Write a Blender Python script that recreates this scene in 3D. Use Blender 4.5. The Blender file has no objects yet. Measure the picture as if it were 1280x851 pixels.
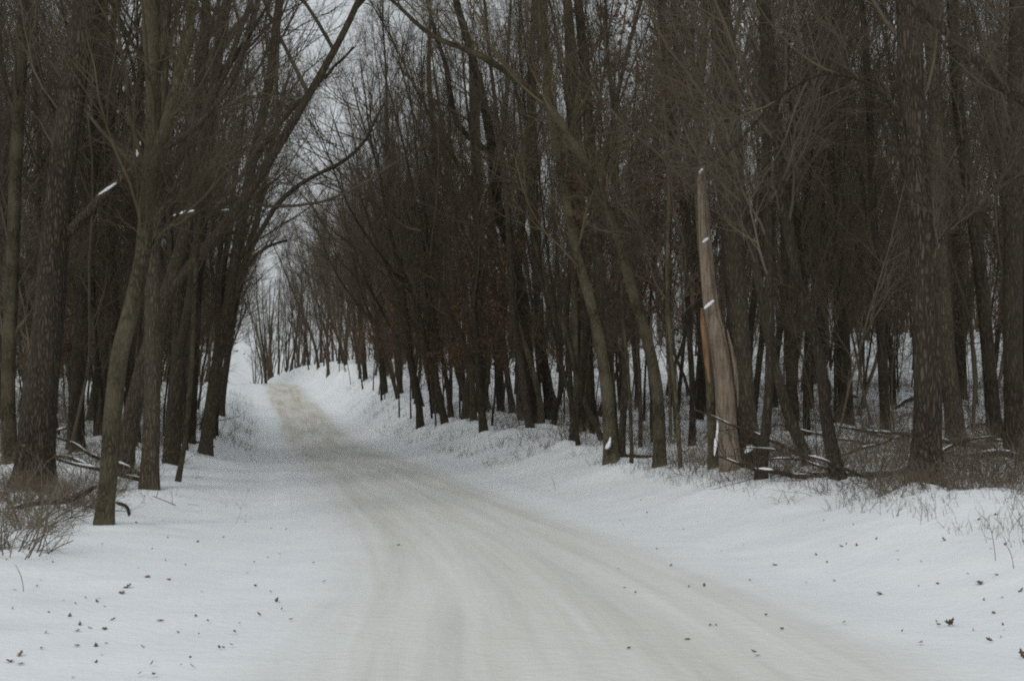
import bpy, math, random
import numpy as np
from mathutils import Vector, Matrix

random.seed(7)
RS = np.random.RandomState(11)
sc = bpy.context.scene
COL = sc.collection
PI = math.pi

# ------------------------------------------------------------------ camera
F = 1778.0
PITCH = math.atan(74.5 / F)
CAMZ = 1.9
cam_d = bpy.data.cameras.new('camera')
cam = bpy.data.objects.new('camera', cam_d)
COL.objects.link(cam)
cam.location = (0, 0, CAMZ)
cam.rotation_euler = (PI / 2 + PITCH, 0, 0)
cam_d.sensor_width = 36.0
cam_d.lens = 50.0
cam_d.clip_start = 0.1
cam_d.clip_end = 6000
sc.camera = cam


def ray(x, y):
    u = (x - 640) / F
    v = (425.5 - y) / F
    c, s = math.cos(PITCH), math.sin(PITCH)
    d = np.array([u, c - v * s, s + v * c])
    return d / d[1]


def at(x, y, Y):
    d = ray(x, y) * Y
    return np.array([d[0], d[1], d[2] + CAMZ])


# ------------------------------------------------------------------ noise
def _hash(ix, iy, seed):
    h = (ix.astype(np.int64) * 374761393 + iy.astype(np.int64) * 668265263 + seed * 1442695041) & 0xffffffff
    h = ((h ^ (h >> 13)) * 1274126177) & 0xffffffff
    return ((h ^ (h >> 16)) & 0xffff) / 65535.0


def vnoise(x, y, seed=0):
    x = np.asarray(x, float); y = np.asarray(y, float)
    ix = np.floor(x); iy = np.floor(y)
    fx = x - ix; fy = y - iy
    fx = fx * fx * (3 - 2 * fx); fy = fy * fy * (3 - 2 * fy)
    a = _hash(ix, iy, seed); b = _hash(ix + 1, iy, seed)
    c = _hash(ix, iy + 1, seed); d = _hash(ix + 1, iy + 1, seed)
    return (a * (1 - fx) + b * fx) * (1 - fy) + (c * (1 - fx) + d * fx) * fy - 0.5


# ------------------------------------------------------------------ terrain
def pchip(xs, ys):
    xs = np.array(xs, float); ys = np.array(ys, float)
    h = np.diff(xs); dl = np.diff(ys) / h
    m = np.zeros_like(ys)
    m[0] = dl[0]; m[-1] = dl[-1]
    for i in range(1, len(xs) - 1):
        m[i] = (dl[i - 1] * h[i] + dl[i] * h[i - 1]) / (h[i] + h[i - 1])

    def f(q):
        q = np.asarray(q, float)
        qq = np.clip(q, xs[0], xs[-1])
        i = np.clip(np.searchsorted(xs, qq) - 1, 0, len(xs) - 2)
        t = (qq - xs[i]) / h[i]
        r = ((2 * t**3 - 3 * t**2 + 1) * ys[i] + (t**3 - 2 * t**2 + t) * h[i] * m[i]
             + (-2 * t**3 + 3 * t**2) * ys[i + 1] + (t**3 - t**2) * h[i] * m[i + 1])
        r = r + np.where(q < xs[0], (q - xs[0]) * m[0], 0)
        r = r + np.where(q > xs[-1], (q - xs[-1]) * m[-1], 0)
        return r
    return f


road_x = pchip([-30, 0, 5, 10, 14, 17, 20, 25, 30, 35, 42, 50, 67, 80, 90, 108, 130, 170, 200, 260, 400],
               [6, 1.6, 1.1, .68, .36, -.02, -.5, -1.4, -2.3, -3.15, -4.35, -5.75, -8.7, -11.0, -12.7, -15.9, -20.3, -28.2, -38.2, -54, -90])
road_z = pchip([-30, 0, 10, 20, 35, 50, 67, 90, 108, 130, 150, 170, 185, 210, 260, 330, 600],
               [0, 0, 0, 0, -.02, -.13, -.30, .03, .70, 1.88, 2.95, 3.80, 3.95, 3.2, .2, -4, -9])
half_w = pchip([0, 5, 10, 15, 22, 60, 400], [3.3, 3.2, 3.05, 2.6, 2.3, 2.4, 2.6])
A_right = pchip([-30, 0, 20, 30, 45, 60, 75, 95, 130, 160, 200, 300, 600],
                [.5, .5, .55, .6, .85, 1.1, 1.35, 2.2, 2.75, 2.6, 2.2, 1, 0])
A_left = pchip([-30, 0, 20, 28, 45, 62, 80, 110, 140, 170, 200, 300, 600],
               [.15, .15, .20, .27, .55, 1.0, 1.3, 1.3, .6, .1, 0, 0, 0])
BUMPS = []


def smooth(t):
    t = np.clip(t, 0, 1)
    return t * t * (3 - 2 * t)


def side_s(X, Y):
    off = np.asarray(X, float) - road_x(Y)
    return np.abs(off) - half_w(Y), off


def ground_h(X, Y, bumps=True):
    X = np.asarray(X, float); Y = np.asarray(Y, float)
    s, off = side_s(X, Y)
    right = off > 0
    sp = np.maximum(s, 0)
    Ar = A_right(Y); Al = A_left(Y)
    fr = Ar * smooth(sp / 3.6) + np.clip(sp - 3.2, 0, 45) * .074 * np.clip(1.2 - np.maximum(Y - 150, 0) / 200, 0, 1)
    fl = Al * smooth(sp / 3.6) + np.clip(sp - 4, 0, 30) * .10 * np.clip(1 - np.maximum(Y - 110, 0) / 60, 0, 1)
    z = road_z(Y) + np.where(right, fr, fl)
    w = smooth(sp / 2.0)
    z = z + w * (.09 * vnoise(X / 2.3, Y / 2.3, 1) + .05 * vnoise(X / .8, Y / .8, 2) + .022 * vnoise(X / .33, Y / .33, 12)) * np.clip(1.0 - Y / 500, .2, 1)
    z = z + w * smooth((sp - 2) / 3) * (.35 * vnoise(X / 5, Y / 5, 3) + .12 * vnoise(X / .55, Y / .55, 4))
    # low ploughed ridge along the road edges and shallow wheel ruts
    z = z + .05 * np.exp(-((s - .25) / .35)**2) * (1 + 1.2 * vnoise(X / 1.5, Y / 3, 5)) * np.clip((Y - 18) / 10, 0, 1)
    z = z - .022 * (np.exp(-((off + .85) / .3)**2) + np.exp(-((off - .85) / .3)**2)) * (1 + vnoise(X, Y / 4, 6))
    if bumps:
        for (bx, by, sg, a) in BUMPS:
            z = z + a * np.exp(-((X - bx)**2 + (Y - by)**2) / (2 * sg * sg))
    return z


def hit(x, y):
    d = ray(x, y)
    Ys = np.linspace(6, 260, 5000)
    rz = CAMZ + d[2] * Ys
    g = ground_h(d[0] * Ys, Ys, False)
    k = np.argmax(rz < g)
    if not (rz < g).any():
        k = 2000
    return float(Ys[k])


# ------------------------------------------------------------------ mesh helpers
def mesh_from(name, V, Fs, smooth_sh=True):
    me = bpy.data.meshes.new(name)
    V = np.asarray(V, np.float32)
    Fs = np.asarray(Fs, np.int32)
    n = len(Fs); k = Fs.shape[1]
    me.vertices.add(len(V)); me.vertices.foreach_set('co', V.ravel())
    me.loops.add(n * k); me.loops.foreach_set('vertex_index', Fs.ravel())
    me.polygons.add(n)
    me.polygons.foreach_set('loop_start', np.arange(0, n * k, k, dtype=np.int32))
    me.polygons.foreach_set('loop_total', np.full(n, k, np.int32))
    if smooth_sh:
        me.polygons.foreach_set('use_smooth', np.ones(n, bool))
    me.update(calc_edges=True)
    me.validate()
    return me


class Acc:
    def __init__(self):
        self.V = []; self.F = []; self.n = 0

    def add(self, V, Fq):
        self.V.append(V); self.F.append(Fq + self.n); self.n += len(V)

    def mesh(self, name, origin=(0, 0, 0), smooth_sh=True):
        V = np.concatenate(self.V) - np.asarray(origin)
        return mesh_from(name, V, np.concatenate(self.F), smooth_sh)


def tubes(acc, P, R, sides=3, lobes=None):
    """P (N,K,3) centre lines, R (N,K) radii; quads, tips closed by vanishing radius"""
    P = np.asarray(P, float); R = np.asarray(R, float)
    N, K, _ = P.shape
    T = np.gradient(P, axis=1)
    T /= np.linalg.norm(T, axis=2, keepdims=True) + 1e-9
    m = T.mean(axis=1)
    ref = np.where((np.abs(m[:, 2]) > .6)[:, None], np.array([[1., 0, 0]]), np.array([[0., 0, 1.]]))
    U = np.cross(T, ref[:, None, :]); U /= np.linalg.norm(U, axis=2, keepdims=True) + 1e-9
    W = np.cross(T, U)
    a = np.linspace(0, 2 * PI, sides, endpoint=False)
    RR = R[:, :, None] * np.ones(sides)[None, None, :]
    if lobes is not None:
        RR = RR * lobes(P, a)
    V = P[:, :, None, :] + RR[..., None] * (U[:, :, None, :] * np.cos(a)[None, None, :, None] + W[:, :, None, :] * np.sin(a)[None, None, :, None])
    V = V.reshape(-1, 3)
    n_, k_, s_ = np.meshgrid(np.arange(N), np.arange(K - 1), np.arange(sides), indexing='ij')
    b = n_ * K * sides
    s2 = (s_ + 1) % sides
    Q = np.stack([b + k_ * sides + s_, b + k_ * sides + s2, b + (k_ + 1) * sides + s2, b + (k_ + 1) * sides + s_], -1).reshape(-1, 4)
    acc.add(V, Q)


def unit(v):
    return v / (np.linalg.norm(v, axis=-1, keepdims=True) + 1e-9)


def grow(P, R, nper, t0, t1, ang, lenf, K, rad, up=.15, wob=.12, rs=RS, tip=.25, skip=0.0):
    """children of every path: returns (N*nper,K,3) and radii"""
    N, KP, _ = P.shape
    n = N * nper
    pi = np.repeat(np.arange(N), nper)
    t = (t0 + (t1 - t0) * (np.tile(np.arange(nper), N) + rs.rand(n)) / nper)
    f = t * (KP - 1); i = np.minimum(f.astype(int), KP - 2); fr = (f - i)[:, None]
    p0 = P[pi, i] * (1 - fr) + P[pi, i + 1] * fr
    r0 = R[pi, i] * (1 - fr[:, 0]) + R[pi, i + 1] * fr[:, 0]
    tan = unit(P[pi, i + 1] - P[pi, i])
    rnd = unit(rs.randn(n, 3))
    perp = unit(np.cross(tan, rnd))
    a = np.radians(ang[0] + (ang[1] - ang[0]) * rs.rand(n))[:, None]
    d = unit(tan * np.cos(a) + perp * np.sin(a))
    L = lenf(t, pi, n, rs)
    step = (L / (K - 1))[:, None]
    Q = np.zeros((n, K, 3)); Q[:, 0] = p0
    upv = np.array([0, 0, 1.])
    for k in range(1, K):
        d = unit(d + wob * rs.randn(n, 3) + up * upv)
        Q[:, k] = Q[:, k - 1] + d * step
    rr = np.minimum(rad(t, L, rs, n), r0 * .8)
    taper = np.linspace(1, tip, K)[None, :]
    RR = rr[:, None] * taper
    if skip > 0:
        keep = rs.rand(n) > skip
        Q = Q[keep]; RR = RR[keep]
    return Q, RR


def resample(P, r, K):
    P = np.asarray(P, float); r = np.asarray(r, float)
    s = np.concatenate([[0], np.cumsum(np.linalg.norm(np.diff(P, axis=0), axis=1))])
    # smooth via pchip per component
    q = np.linspace(0, s[-1], K)
    out = np.stack([pchip(s, P[:, j])(q) for j in range(3)], 1)
    return out, np.interp(q, s, r)


def bark_lobes(seed, amp=.07, base_z=None):
    ph = np.random.RandomState(seed).rand(8) * 6.28

    def f(P, a):
        z = P[:, :, 2][:, :, None]
        A = a[None, None, :]
        v = 1 + amp * (np.sin(3 * A + ph[0] + .5 * z) * .5 + np.sin(5 * A + ph[1] + z * .9) * .35 + .3 * np.sin(9 * A + ph[2] - 1.3 * z) + .35 * np.sin(2.3 * z + ph[3] + A))
        if base_z is not None:
            h = np.clip(z - base_z, 0, 3)
            fl = np.exp(-h / .34)
            v = v * (1 + fl * (.32 + .24 * np.sin(4 * A + ph[4]) + .1 * np.sin(7 * A + ph[5])))
        return v
    return f


# ------------------------------------------------------------------ materials
def new_mat(name):
    m = bpy.data.materials.new(name); m.use_nodes = True
    nt = m.node_tree
    for n in list(nt.nodes): nt.nodes.remove(n)
    out = nt.nodes.new('ShaderNodeOutputMaterial')
    bs = nt.nodes.new('ShaderNodeBsdfPrincipled')
    nt.links.new(bs.outputs[0], out.inputs[0])
    bs.inputs['Specular IOR Level'].default_value = .15
    bs.inputs['Roughness'].default_value = .9
    return m, nt, bs


def N(nt, typ, **kw):
    n = nt.nodes.new(typ)
    for k, v in kw.items():
        if k in n.inputs: n.inputs[k].default_value = v
        else: setattr(n, k, v)
    return n


def mix(nt, fac, a, b, blend='MIX'):
    n = nt.nodes.new('ShaderNodeMix'); n.data_type = 'RGBA'; n.blend_type = blend
    for s, v in ((0, fac), (6, a), (7, b)):
        if hasattr(v, 'type'): nt.links.new(v, n.inputs[s])
        elif s == 0: n.inputs[0].default_value = v
        else: n.inputs[s].default_value = (*v, 1)
    return n.outputs[2]


def ramp(nt, src, stops):
    r = nt.nodes.new('ShaderNodeValToRGB')
    el = r.color_ramp.elements
    while len(el) < len(stops): el.new(.5)
    for e, (p, c) in zip(el, stops):
        e.position = p; e.color = (*c, 1) if len(c) == 3 else c
    nt.links.new(src, r.inputs[0])
    return r.outputs[0]


def bark_mat(name, dark, light, lichen, lich_amt, vscale=26, bump=.8, zs=.17):
    m, nt, bs = new_mat(name)
    tc = N(nt, 'ShaderNodeTexCoord')
    oi = N(nt, 'ShaderNodeObjectInfo')
    mp = N(nt, 'ShaderNodeMapping'); mp.inputs['Scale'].default_value = (1, 1, zs)
    nt.links.new(tc.outputs['Object'], mp.inputs[0])
    ns0 = N(nt, 'ShaderNodeTexNoise', Scale=6.0, Detail=3.0)
    nt.links.new(mp.outputs[0], ns0.inputs[0])
    add = nt.nodes.new('ShaderNodeVectorMath'); add.operation = 'MULTIPLY_ADD'
    nt.links.new(ns0.outputs['Color'], add.inputs[0]); add.inputs[1].default_value = (.22, .22, .22)
    nt.links.new(mp.outputs[0], add.inputs[2])
    vo = N(nt, 'ShaderNodeTexVoronoi', Scale=float(vscale)); vo.feature = 'DISTANCE_TO_EDGE'
    nt.links.new(add.outputs[0], vo.inputs[0])
    n2 = N(nt, 'ShaderNodeTexNoise', Scale=30.0, Detail=6.0, Roughness=.7)
    nt.links.new(mp.outputs[0], n2.inputs[0])
    fur = ramp(nt, vo.outputs['Distance'], [(0, (0, 0, 0)), (.28, (1, 1, 1))])
    c1 = mix(nt, n2.outputs[0], dark, light)
    c2 = mix(nt, fur, tuple(d * .45 for d in dark), c1)
    n3 = N(nt, 'ShaderNodeTexNoise', Scale=1.3, Detail=5.0, Roughness=.65)
    nt.links.new(tc.outputs['Object'], n3.inputs[0])
    lm = ramp(nt, n3.outputs[0], [(.42, (0, 0, 0)), (.62, (lich_amt,) * 3)])
    c3 = mix(nt, lm, c2, lichen)
    br = nt.nodes.new('ShaderNodeMapRange')
    nt.links.new(oi.outputs['Random'], br.inputs[0])
    br.inputs[3].default_value = .7; br.inputs[4].default_value = 1.25
    c4 = nt.nodes.new('ShaderNodeVectorMath'); c4.operation = 'SCALE'
    nt.links.new(c3, c4.inputs[0]); nt.links.new(br.outputs[0], c4.inputs['Scale'])
    nt.links.new(c4.outputs[0], bs.inputs['Base Color'])
    b = N(nt, 'ShaderNodeBump', Strength=bump, Distance=.03)
    hm = mix(nt, .35, fur, n2.outputs[0])
    nt.links.new(hm, b.inputs['Height'])
    nt.links.new(b.outputs[0], bs.inputs['Normal'])
    return m


OLIVE = (.098, .088, .056)
M_bark = bark_mat('bark_grey_brown', (0.070, 0.054, 0.040), (0.146, 0.116, 0.082), OLIVE, .45)
M_bark_furrow = bark_mat('bark_furrowed', (0.050, 0.037, 0.027), (0.165, 0.130, 0.100), OLIVE, .35, vscale=24, bump=1.0, zs=.2)
M_bark_olive = bark_mat('bark_olive_lichen', (0.063, 0.053, 0.033), (0.131, 0.110, 0.072), (0.136, 0.116, 0.075), .8, vscale=26, bump=.5, zs=.25)
M_bark_dark = bark_mat('bark_dark', (0.046, 0.035, 0.026), (0.095, 0.076, 0.056), OLIVE, .25)


def twig_mat(name, c0, c1):
    m, nt, bs = new_mat(name)
    tc = N(nt, 'ShaderNodeTexCoord')
    n = N(nt, 'ShaderNodeTexNoise', Scale=.9, Detail=4.0)
    nt.links.new(tc.outputs['Object'], n.inputs[0])
    f = ramp(nt, n.outputs[0], [(.35, c0), (.65, c1)])
    oi = N(nt, 'ShaderNodeObjectInfo')
    br = nt.nodes.new('ShaderNodeMapRange'); nt.links.new(oi.outputs['Random'], br.inputs[0])
    br.inputs[3].default_value = .75; br.inputs[4].default_value = 1.25
    c4 = nt.nodes.new('ShaderNodeVectorMath'); c4.operation = 'SCALE'
    nt.links.new(f, c4.inputs[0]); nt.links.new(br.outputs[0], c4.inputs['Scale'])
    nt.links.new(c4.outputs[0], bs.inputs['Base Color'])
    return m


M_twig = twig_mat('twigs_grey_brown', (0.076, 0.061, 0.044), (0.136, 0.109, 0.078))
M_twig_olive = twig_mat('twigs_olive', (0.081, 0.064, 0.043), (0.137, 0.111, 0.066))
M_brush = twig_mat('brush_brown', (.095, .078, .058), (.19, .152, .112))
M_leaf = twig_mat('leaf_rust', (.12, .068, .044), (.19, .11, .07))
M_leaf_d = twig_mat('leaf_dead_brown', (.10, .062, .04), (.19, .125, .085))

# weathered snag wood
M_snag, nt, bs = new_mat('weathered_wood')
tc = N(nt, 'ShaderNodeTexCoord'); mp = N(nt, 'ShaderNodeMapping'); mp.inputs['Scale'].default_value = (1, 1, .05)
nt.links.new(tc.outputs['Object'], mp.inputs[0])
n1 = N(nt, 'ShaderNodeTexNoise', Scale=26.0, Detail=6.0, Roughness=.7); nt.links.new(mp.outputs[0], n1.inputs[0])
n2 = N(nt, 'ShaderNodeTexNoise', Scale=1.6, Detail=4.0); nt.links.new(tc.outputs['Object'], n2.inputs[0])
ca = ramp(nt, n1.outputs[0], [(.32, (.07, .060, .048)), (.5, (.22, .172, .130)), (.7, (.32, .265, .21))])
cb = mix(nt, ramp(nt, n2.outputs[0], [(.45, (0, 0, 0)), (.62, (1, 1, 1))]), ca, (.62, .50, .38), 'MULTIPLY')
cc = mix(nt, .35, ca, cb)
nt.links.new(cc, bs.inputs['Base Color'])
b = N(nt, 'ShaderNodeBump', Strength=.9, Distance=.03); nt.links.new(n1.outputs[0], b.inputs['Height']); nt.links.new(b.outputs[0], bs.inputs['Normal'])
M_rot, nt, bs = new_mat('orange_heartwood')
tc = N(nt, 'ShaderNodeTexCoord'); mp = N(nt, 'ShaderNodeMapping'); mp.inputs['Scale'].default_value = (1, 1, .06)
nt.links.new(tc.outputs['Object'], mp.inputs[0])
n1 = N(nt, 'ShaderNodeTexNoise', Scale=30.0, Detail=5.0); nt.links.new(mp.outputs[0], n1.inputs[0])
nt.links.new(ramp(nt, n1.outputs[0], [(.35, (.10, .06, .036)), (.6, (.24, .145, .085))]), bs.inputs['Base Color'])


def snow_nodes(nt, bs, scl=1.0):
    tc = N(nt, 'ShaderNodeTexCoord')
    a = N(nt, 'ShaderNodeTexNoise', Scale=1.1 * scl, Detail=6.0, Roughness=.6)
    nt.links.new(tc.outputs['Object'], a.inputs[0])
    c = N(nt, 'ShaderNodeTexNoise', Scale=9 * scl, Detail=4.0, Roughness=.6)
    nt.links.new(tc.outputs['Object'], c.inputs[0])
    h = mix(nt, .4, a.outputs[0], c.outputs[0])
    b = N(nt, 'ShaderNodeBump', Strength=.4, Distance=.10); nt.links.new(h, b.inputs['Height'])
    nt.links.new(b.outputs[0], bs.inputs['Normal'])
    return tc, a, c


SNOW_A = (.775, .80, .815); SNOW_B = (.84, .86, .87)
M_snow, nt, bs = new_mat('snow')
tc, a, c = snow_nodes(nt, bs)
col = ramp(nt, a.outputs[0], [(.35, SNOW_A), (.65, SNOW_B)])
# forest litter shows through the snow away from the road (vertex attribute 'litter')
at_n = N(nt, 'ShaderNodeAttribute'); at_n.attribute_name = 'litter'
ln = N(nt, 'ShaderNodeTexNoise', Scale=2.2, Detail=9.0, Roughness=.75); nt.links.new(tc.outputs['Object'], ln.inputs[0])
lm = ramp(nt, ln.outputs[0], [(.49, (0, 0, 0)), (.58, (1, 1, 1))])
mul = nt.nodes.new('ShaderNodeMath'); mul.operation = 'MULTIPLY'
nt.links.new(lm, mul.inputs[0]); nt.links.new(at_n.outputs['Fac'], mul.inputs[1])
lc = ramp(nt, c.outputs[0], [(.4, (.06, .042, .03)), (.6, (.15, .10, .07))])
nt.links.new(mix(nt, mul.outputs[0], col, lc), bs.inputs['Base Color'])
bs.inputs['Roughness'].default_value = .75

M_road, nt, bs = new_mat('packed_snow_road')
tc, a, c = snow_nodes(nt, bs)
uv = N(nt, 'ShaderNodeUVMap'); uv.uv_map = 'road_uv'
sep = nt.nodes.new('ShaderNodeSeparateXYZ'); nt.links.new(uv.outputs[0], sep.inputs[0])
mp = N(nt, 'ShaderNodeMapping'); mp.inputs['Scale'].default_value = (1.9, .075, 1); nt.links.new(uv.outputs[0], mp.inputs[0])
st = N(nt, 'ShaderNodeTexNoise', Scale=1.3, Detail=10.0, Roughness=.66, Distortion=.3); nt.links.new(mp.outputs[0], st.inputs[0])
mp2 = N(nt, 'ShaderNodeMapping'); mp2.inputs['Scale'].default_value = (.55, .07, 1); nt.links.new(uv.outputs[0], mp2.inputs[0])
pt = N(nt, 'ShaderNodeTexNoise', Scale=1.5, Detail=4.0, Roughness=.55); nt.links.new(mp2.outputs[0], pt.inputs[0])
packed = ramp(nt, st.outputs[0], [(.32, (.64, .64, .615)), (.5, (.725, .72, .685)), (.7, (.79, .795, .78))])
dirt = (.43, .35, .25)
# dirt shows more towards the hill (v is metres along the road)
mr = nt.nodes.new('ShaderNodeMapRange'); nt.links.new(sep.outputs[1], mr.inputs[0])
mr.inputs[1].default_value = 35; mr.inputs[2].default_value = 115; mr.inputs[3].default_value = .22; mr.inputs[4].default_value = 1.0
pm = ramp(nt, pt.outputs[0], [(.40, (0, 0, 0)), (.62, (1, 1, 1))])
sm = ramp(nt, st.outputs[0], [(.36, (1, 1, 1)), (.66, (.25, .25, .25))])
# two wheel tracks: |u|-0.85
ab = nt.nodes.new('ShaderNodeMath'); ab.operation = 'ABSOLUTE'; nt.links.new(sep.outputs[0], ab.inputs[0])
edge = ramp(nt, ab.outputs[0], [(.0, (.75,) * 3), (.25, (1,) * 3)])
nw = N(nt, 'ShaderNodeTexNoise', Scale=.35, Detail=4.0); nt.links.new(tc.outputs['Object'], nw.inputs[0])
ma = nt.nodes.new('ShaderNodeMath'); ma.operation = 'MULTIPLY_ADD'; nt.links.new(nw.outputs[0], ma.inputs[0]); ma.inputs[1].default_value = .9; nt.links.new(ab.outputs[0], ma.inputs[2])
em = nt.nodes.new('ShaderNodeMapRange'); em.interpolation_type = 'SMOOTHSTEP'; nt.links.new(ma.outputs[0], em.inputs[0])
em.inputs[1].default_value = 1.9; em.inputs[2].default_value = 3.25; em.inputs[3].default_value = 1; em.inputs[4].default_value = 0


def mul3(*xs):
    cur = xs[0]
    for x in xs[1:]:
        q = nt.nodes.new('ShaderNodeMath'); q.operation = 'MULTIPLY'
        nt.links.new(cur, q.inputs[0])
        if hasattr(x, 'type'): nt.links.new(x, q.inputs[1])
        else: q.inputs[1].default_value = x
        cur = q.outputs[0]
    return cur


dm = mul3(mr.outputs[0], pm, sm, 1.0)
rc = mix(nt, dm, packed, dirt)
warm = mix(nt, mul3(mr.outputs[0], .35), rc, (.56, .52, .44))
snowc = ramp(nt, a.outputs[0], [(.35, SNOW_A), (.65, SNOW_B)])
nt.links.new(mix(nt, em.outputs[0], snowc, warm), bs.inputs['Base Color'])
bs.inputs['Roughness'].default_value = .7


# ------------------------------------------------------------------ object helpers
def tag(o, label, cat, group=None, kind=None):
    o['label'] = label; o['category'] = cat
    if group: o['group'] = group
    if kind: o['kind'] = kind
    return o


def link(name, me, mat=None, parent=None, loc=None):
    o = bpy.data.objects.new(name, me); COL.objects.link(o)
    if mat is not None and me is not None and not me.materials: me.materials.append(mat)
    if parent is not None: o.parent = parent
    if loc is not None: o.location = loc
    return o


def empty(name, loc):
    o = bpy.data.objects.new(name, None); COL.objects.link(o); o.location = loc
    o.empty_display_size = .3
    return o


# ------------------------------------------------------------------ tree anatomy
def crown_paths(trunk_P, trunk_R, rs, n1=16, t0=.16, t1=.98, L1=5.0, dens=1.0, angle=(16, 46), up=.10, H=18., low_thin=True):
    """limbs, branches, twigs from one trunk centre line (K,3)"""
    P = trunk_P[None]; R = trunk_R[None]
    out = []
    shape = lambda t: .45 + .75 * np.sin(np.clip(t * 1.05, 0, 1) * PI * .85)
    l1 = lambda t, pi, n, r: L1 * shape(t) * (.5 + .7 * r.rand(n)) * (1.08 - .55 * t) * np.clip(.45 + 1.3 * t, 0, 1)
    r1 = lambda t, L, r, n: .0075 * L + .006
    B1, Rb1 = grow(P, R, n1, t0, t1, angle, l1, 9, r1, up=up, wob=.13, rs=rs, tip=.22)
    out.append((B1, Rb1, 5))
    l2 = lambda t, pi, n, r: np.linalg.norm(B1[pi, -1] - B1[pi, 0], axis=1) * (.5 - .25 * t) * (.5 + .8 * r.rand(n)) + .25
    r2 = lambda t, L, r, n: .0055 * L + .0045
    B2, Rb2 = grow(B1, Rb1, max(3, int(7 * dens + .5)), .12, .97, (22, 58), l2, 6, r2, up=up * .8, wob=.15, rs=rs)
    out.append((B2, Rb2, 4))
    l3 = lambda t, pi, n, r: (.30 + .9 * r.rand(n)) * (1 - .4 * t)
    r3 = lambda t, L, r, n: .0048 + .0026 * L
    B3, Rb3 = grow(B2, Rb2, max(3, int(6 * dens + .5)), .1, 1.0, (20, 55), l3, 5, r3, up=up * .6, wob=.16, rs=rs, tip=.5)
    out.append((B3, Rb3, 3))
    l4 = lambda t, pi, n, r: (.12 + .38 * r.rand(n))
    r4 = lambda t, L, r, n: np.full(n, .0040)
    B4, Rb4 = grow(B3, Rb3, max(2, int(4 * dens + .3)), .15, 1.0, (20, 60), l4, 3, r4, up=.04, wob=.15, rs=rs, tip=.6)
    out.append((B4, Rb4, 3))
    return out


def proto_tree(seed, H, r0, lean, fork=False, dens=1.0, n1=17, t0=.13, L1=4.6, angle=(16, 46)):
    rs = np.random.RandomState(seed)
    K = 14
    P = np.zeros((K, 3)); d = unit(np.array([lean * math.cos(seed), lean * math.sin(seed), 1.]))
    P[0] = (0, 0, -.35)
    for k in range(1, K):
        d = unit(d + .075 * rs.randn(3) * [1, 1, .2] + [0, 0, .035])
        P[k] = P[k - 1] + d * H / (K - 1)
    t = np.linspace(0, 1, K)
    R = r0 * (1 - .86 * t**.9)
    Pt, Rt = resample(P, R, 34)
    acc = Acc(); tubes(acc, Pt[None], Rt[None], 14, bark_lobes(seed, .06, 0))
    lists = [(Pt, Rt)]
    if fork:
        k = int(K * (.18 + .2 * rs.rand()))
        Q = [P[k]]; dd = unit(P[k + 1] - P[k] + unit(rs.randn(3) * [1, 1, 0]) * H / (K - 1) * .55)
        for j in range(k, K - 1):
            dd = unit(dd + .04 * rs.randn(3) + [0, 0, .08]); Q.append(Q[-1] + dd * H / (K - 1) * .92)
        Rq = R[k:] * .78
        Pq, Rq2 = resample(np.array(Q), Rq[:len(Q)], 24)
        tubes(acc, Pq[None], Rq2[None], 12, bark_lobes(seed + 5, .05))
        lists.append((Pq, Rq2))
    cr = Acc()
    for i, (a_, b_) in enumerate(lists):
        for (B, Rb, sd) in crown_paths(a_, b_, rs, n1=n1 if i == 0 else int(n1 * .6), t0=t0 if i == 0 else .15, L1=L1, dens=dens, angle=angle):
            tubes(cr, B, Rb, sd)
    return acc.mesh('trunk_mesh'), cr.mesh('crown_mesh')


# ------------------------------------------------------------------ hand-placed trees
# name key, base and course in photo coordinates (x, y, width px), bark, label, limbs
TREES = []
def T(pts, mat, label, limbs=(), H=17, n1=16, t0=.27, L1=4.0, dens=1.0, dY=0.0, broken=False, ydrift=0.0, twig=None, name='bare_tree', group=None, base_shift=0):
    TREES.append(dict(pts=pts, mat=mat, label=label, limbs=limbs, H=H, n1=n1, t0=t0, L1=L1, dens=dens, dY=dY, ydrift=ydrift, twig=twig or M_twig, name=name, group=group))


# left side of the road
T([(42, 612, 56), (48, 520, 50), (58, 420, 45), (66, 320, 41), (76, 220, 38), (92, 110, 37), (112, 0, 40)], M_bark_furrow,
  'thickest left-hand tree, dark deeply furrowed trunk standing in the brush', limbs=[
      ([(70, 305, 15), (95, 280, 14), (128, 244, 12), (178, 203, 10), (235, 165, 8), (290, 90, 6), (310, 30, 4)], .3),
      ([(84, 178, 15), (66, 145, 12), (50, 110, 10), (36, 50, 8), (28, 0, 7)], .4)], H=19, t0=.3)
T([(130, 660, 25), (136, 590, 25), (142, 500, 25), (150, 440, 25), (163, 390, 24), (176, 330, 22), (183, 260, 22), (190, 200, 24), (192, 130, 22), (188, 0, 24)], M_bark_olive,
  'olive lichened tree leaning right then forking, nearest trunk on the left verge', limbs=[
      ([(190, 205, 15), (204, 165, 15), (214, 120, 14), (226, 60, 13), (240, 0, 12)], -.3),
      ([(178, 340, 6), (200, 305, 5), (228, 284, 4.5), (250, 272, 3.5)], .2)], H=15, t0=.25, twig=M_twig_olive)
T([(187, 615, 26), (189, 540, 24), (191, 440, 23), (190, 340, 22), (196, 200, 21), (204, 0, 20)], M_bark,
  'straight upright grey trunk just right of the leaning lichened tree', H=17, limbs=[
      ([(196, 240, 8), (240, 180, 7), (285, 92, 6), (330, 20, 4)], 1.0)])
T([(94, 566, 22), (97, 480, 22), (103, 400, 21), (112, 280, 20), (122, 140, 18), (128, 0, 17)], M_bark_dark,
  'dark upright tree between the thick furrowed tree and the leaning one', H=17)
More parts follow.
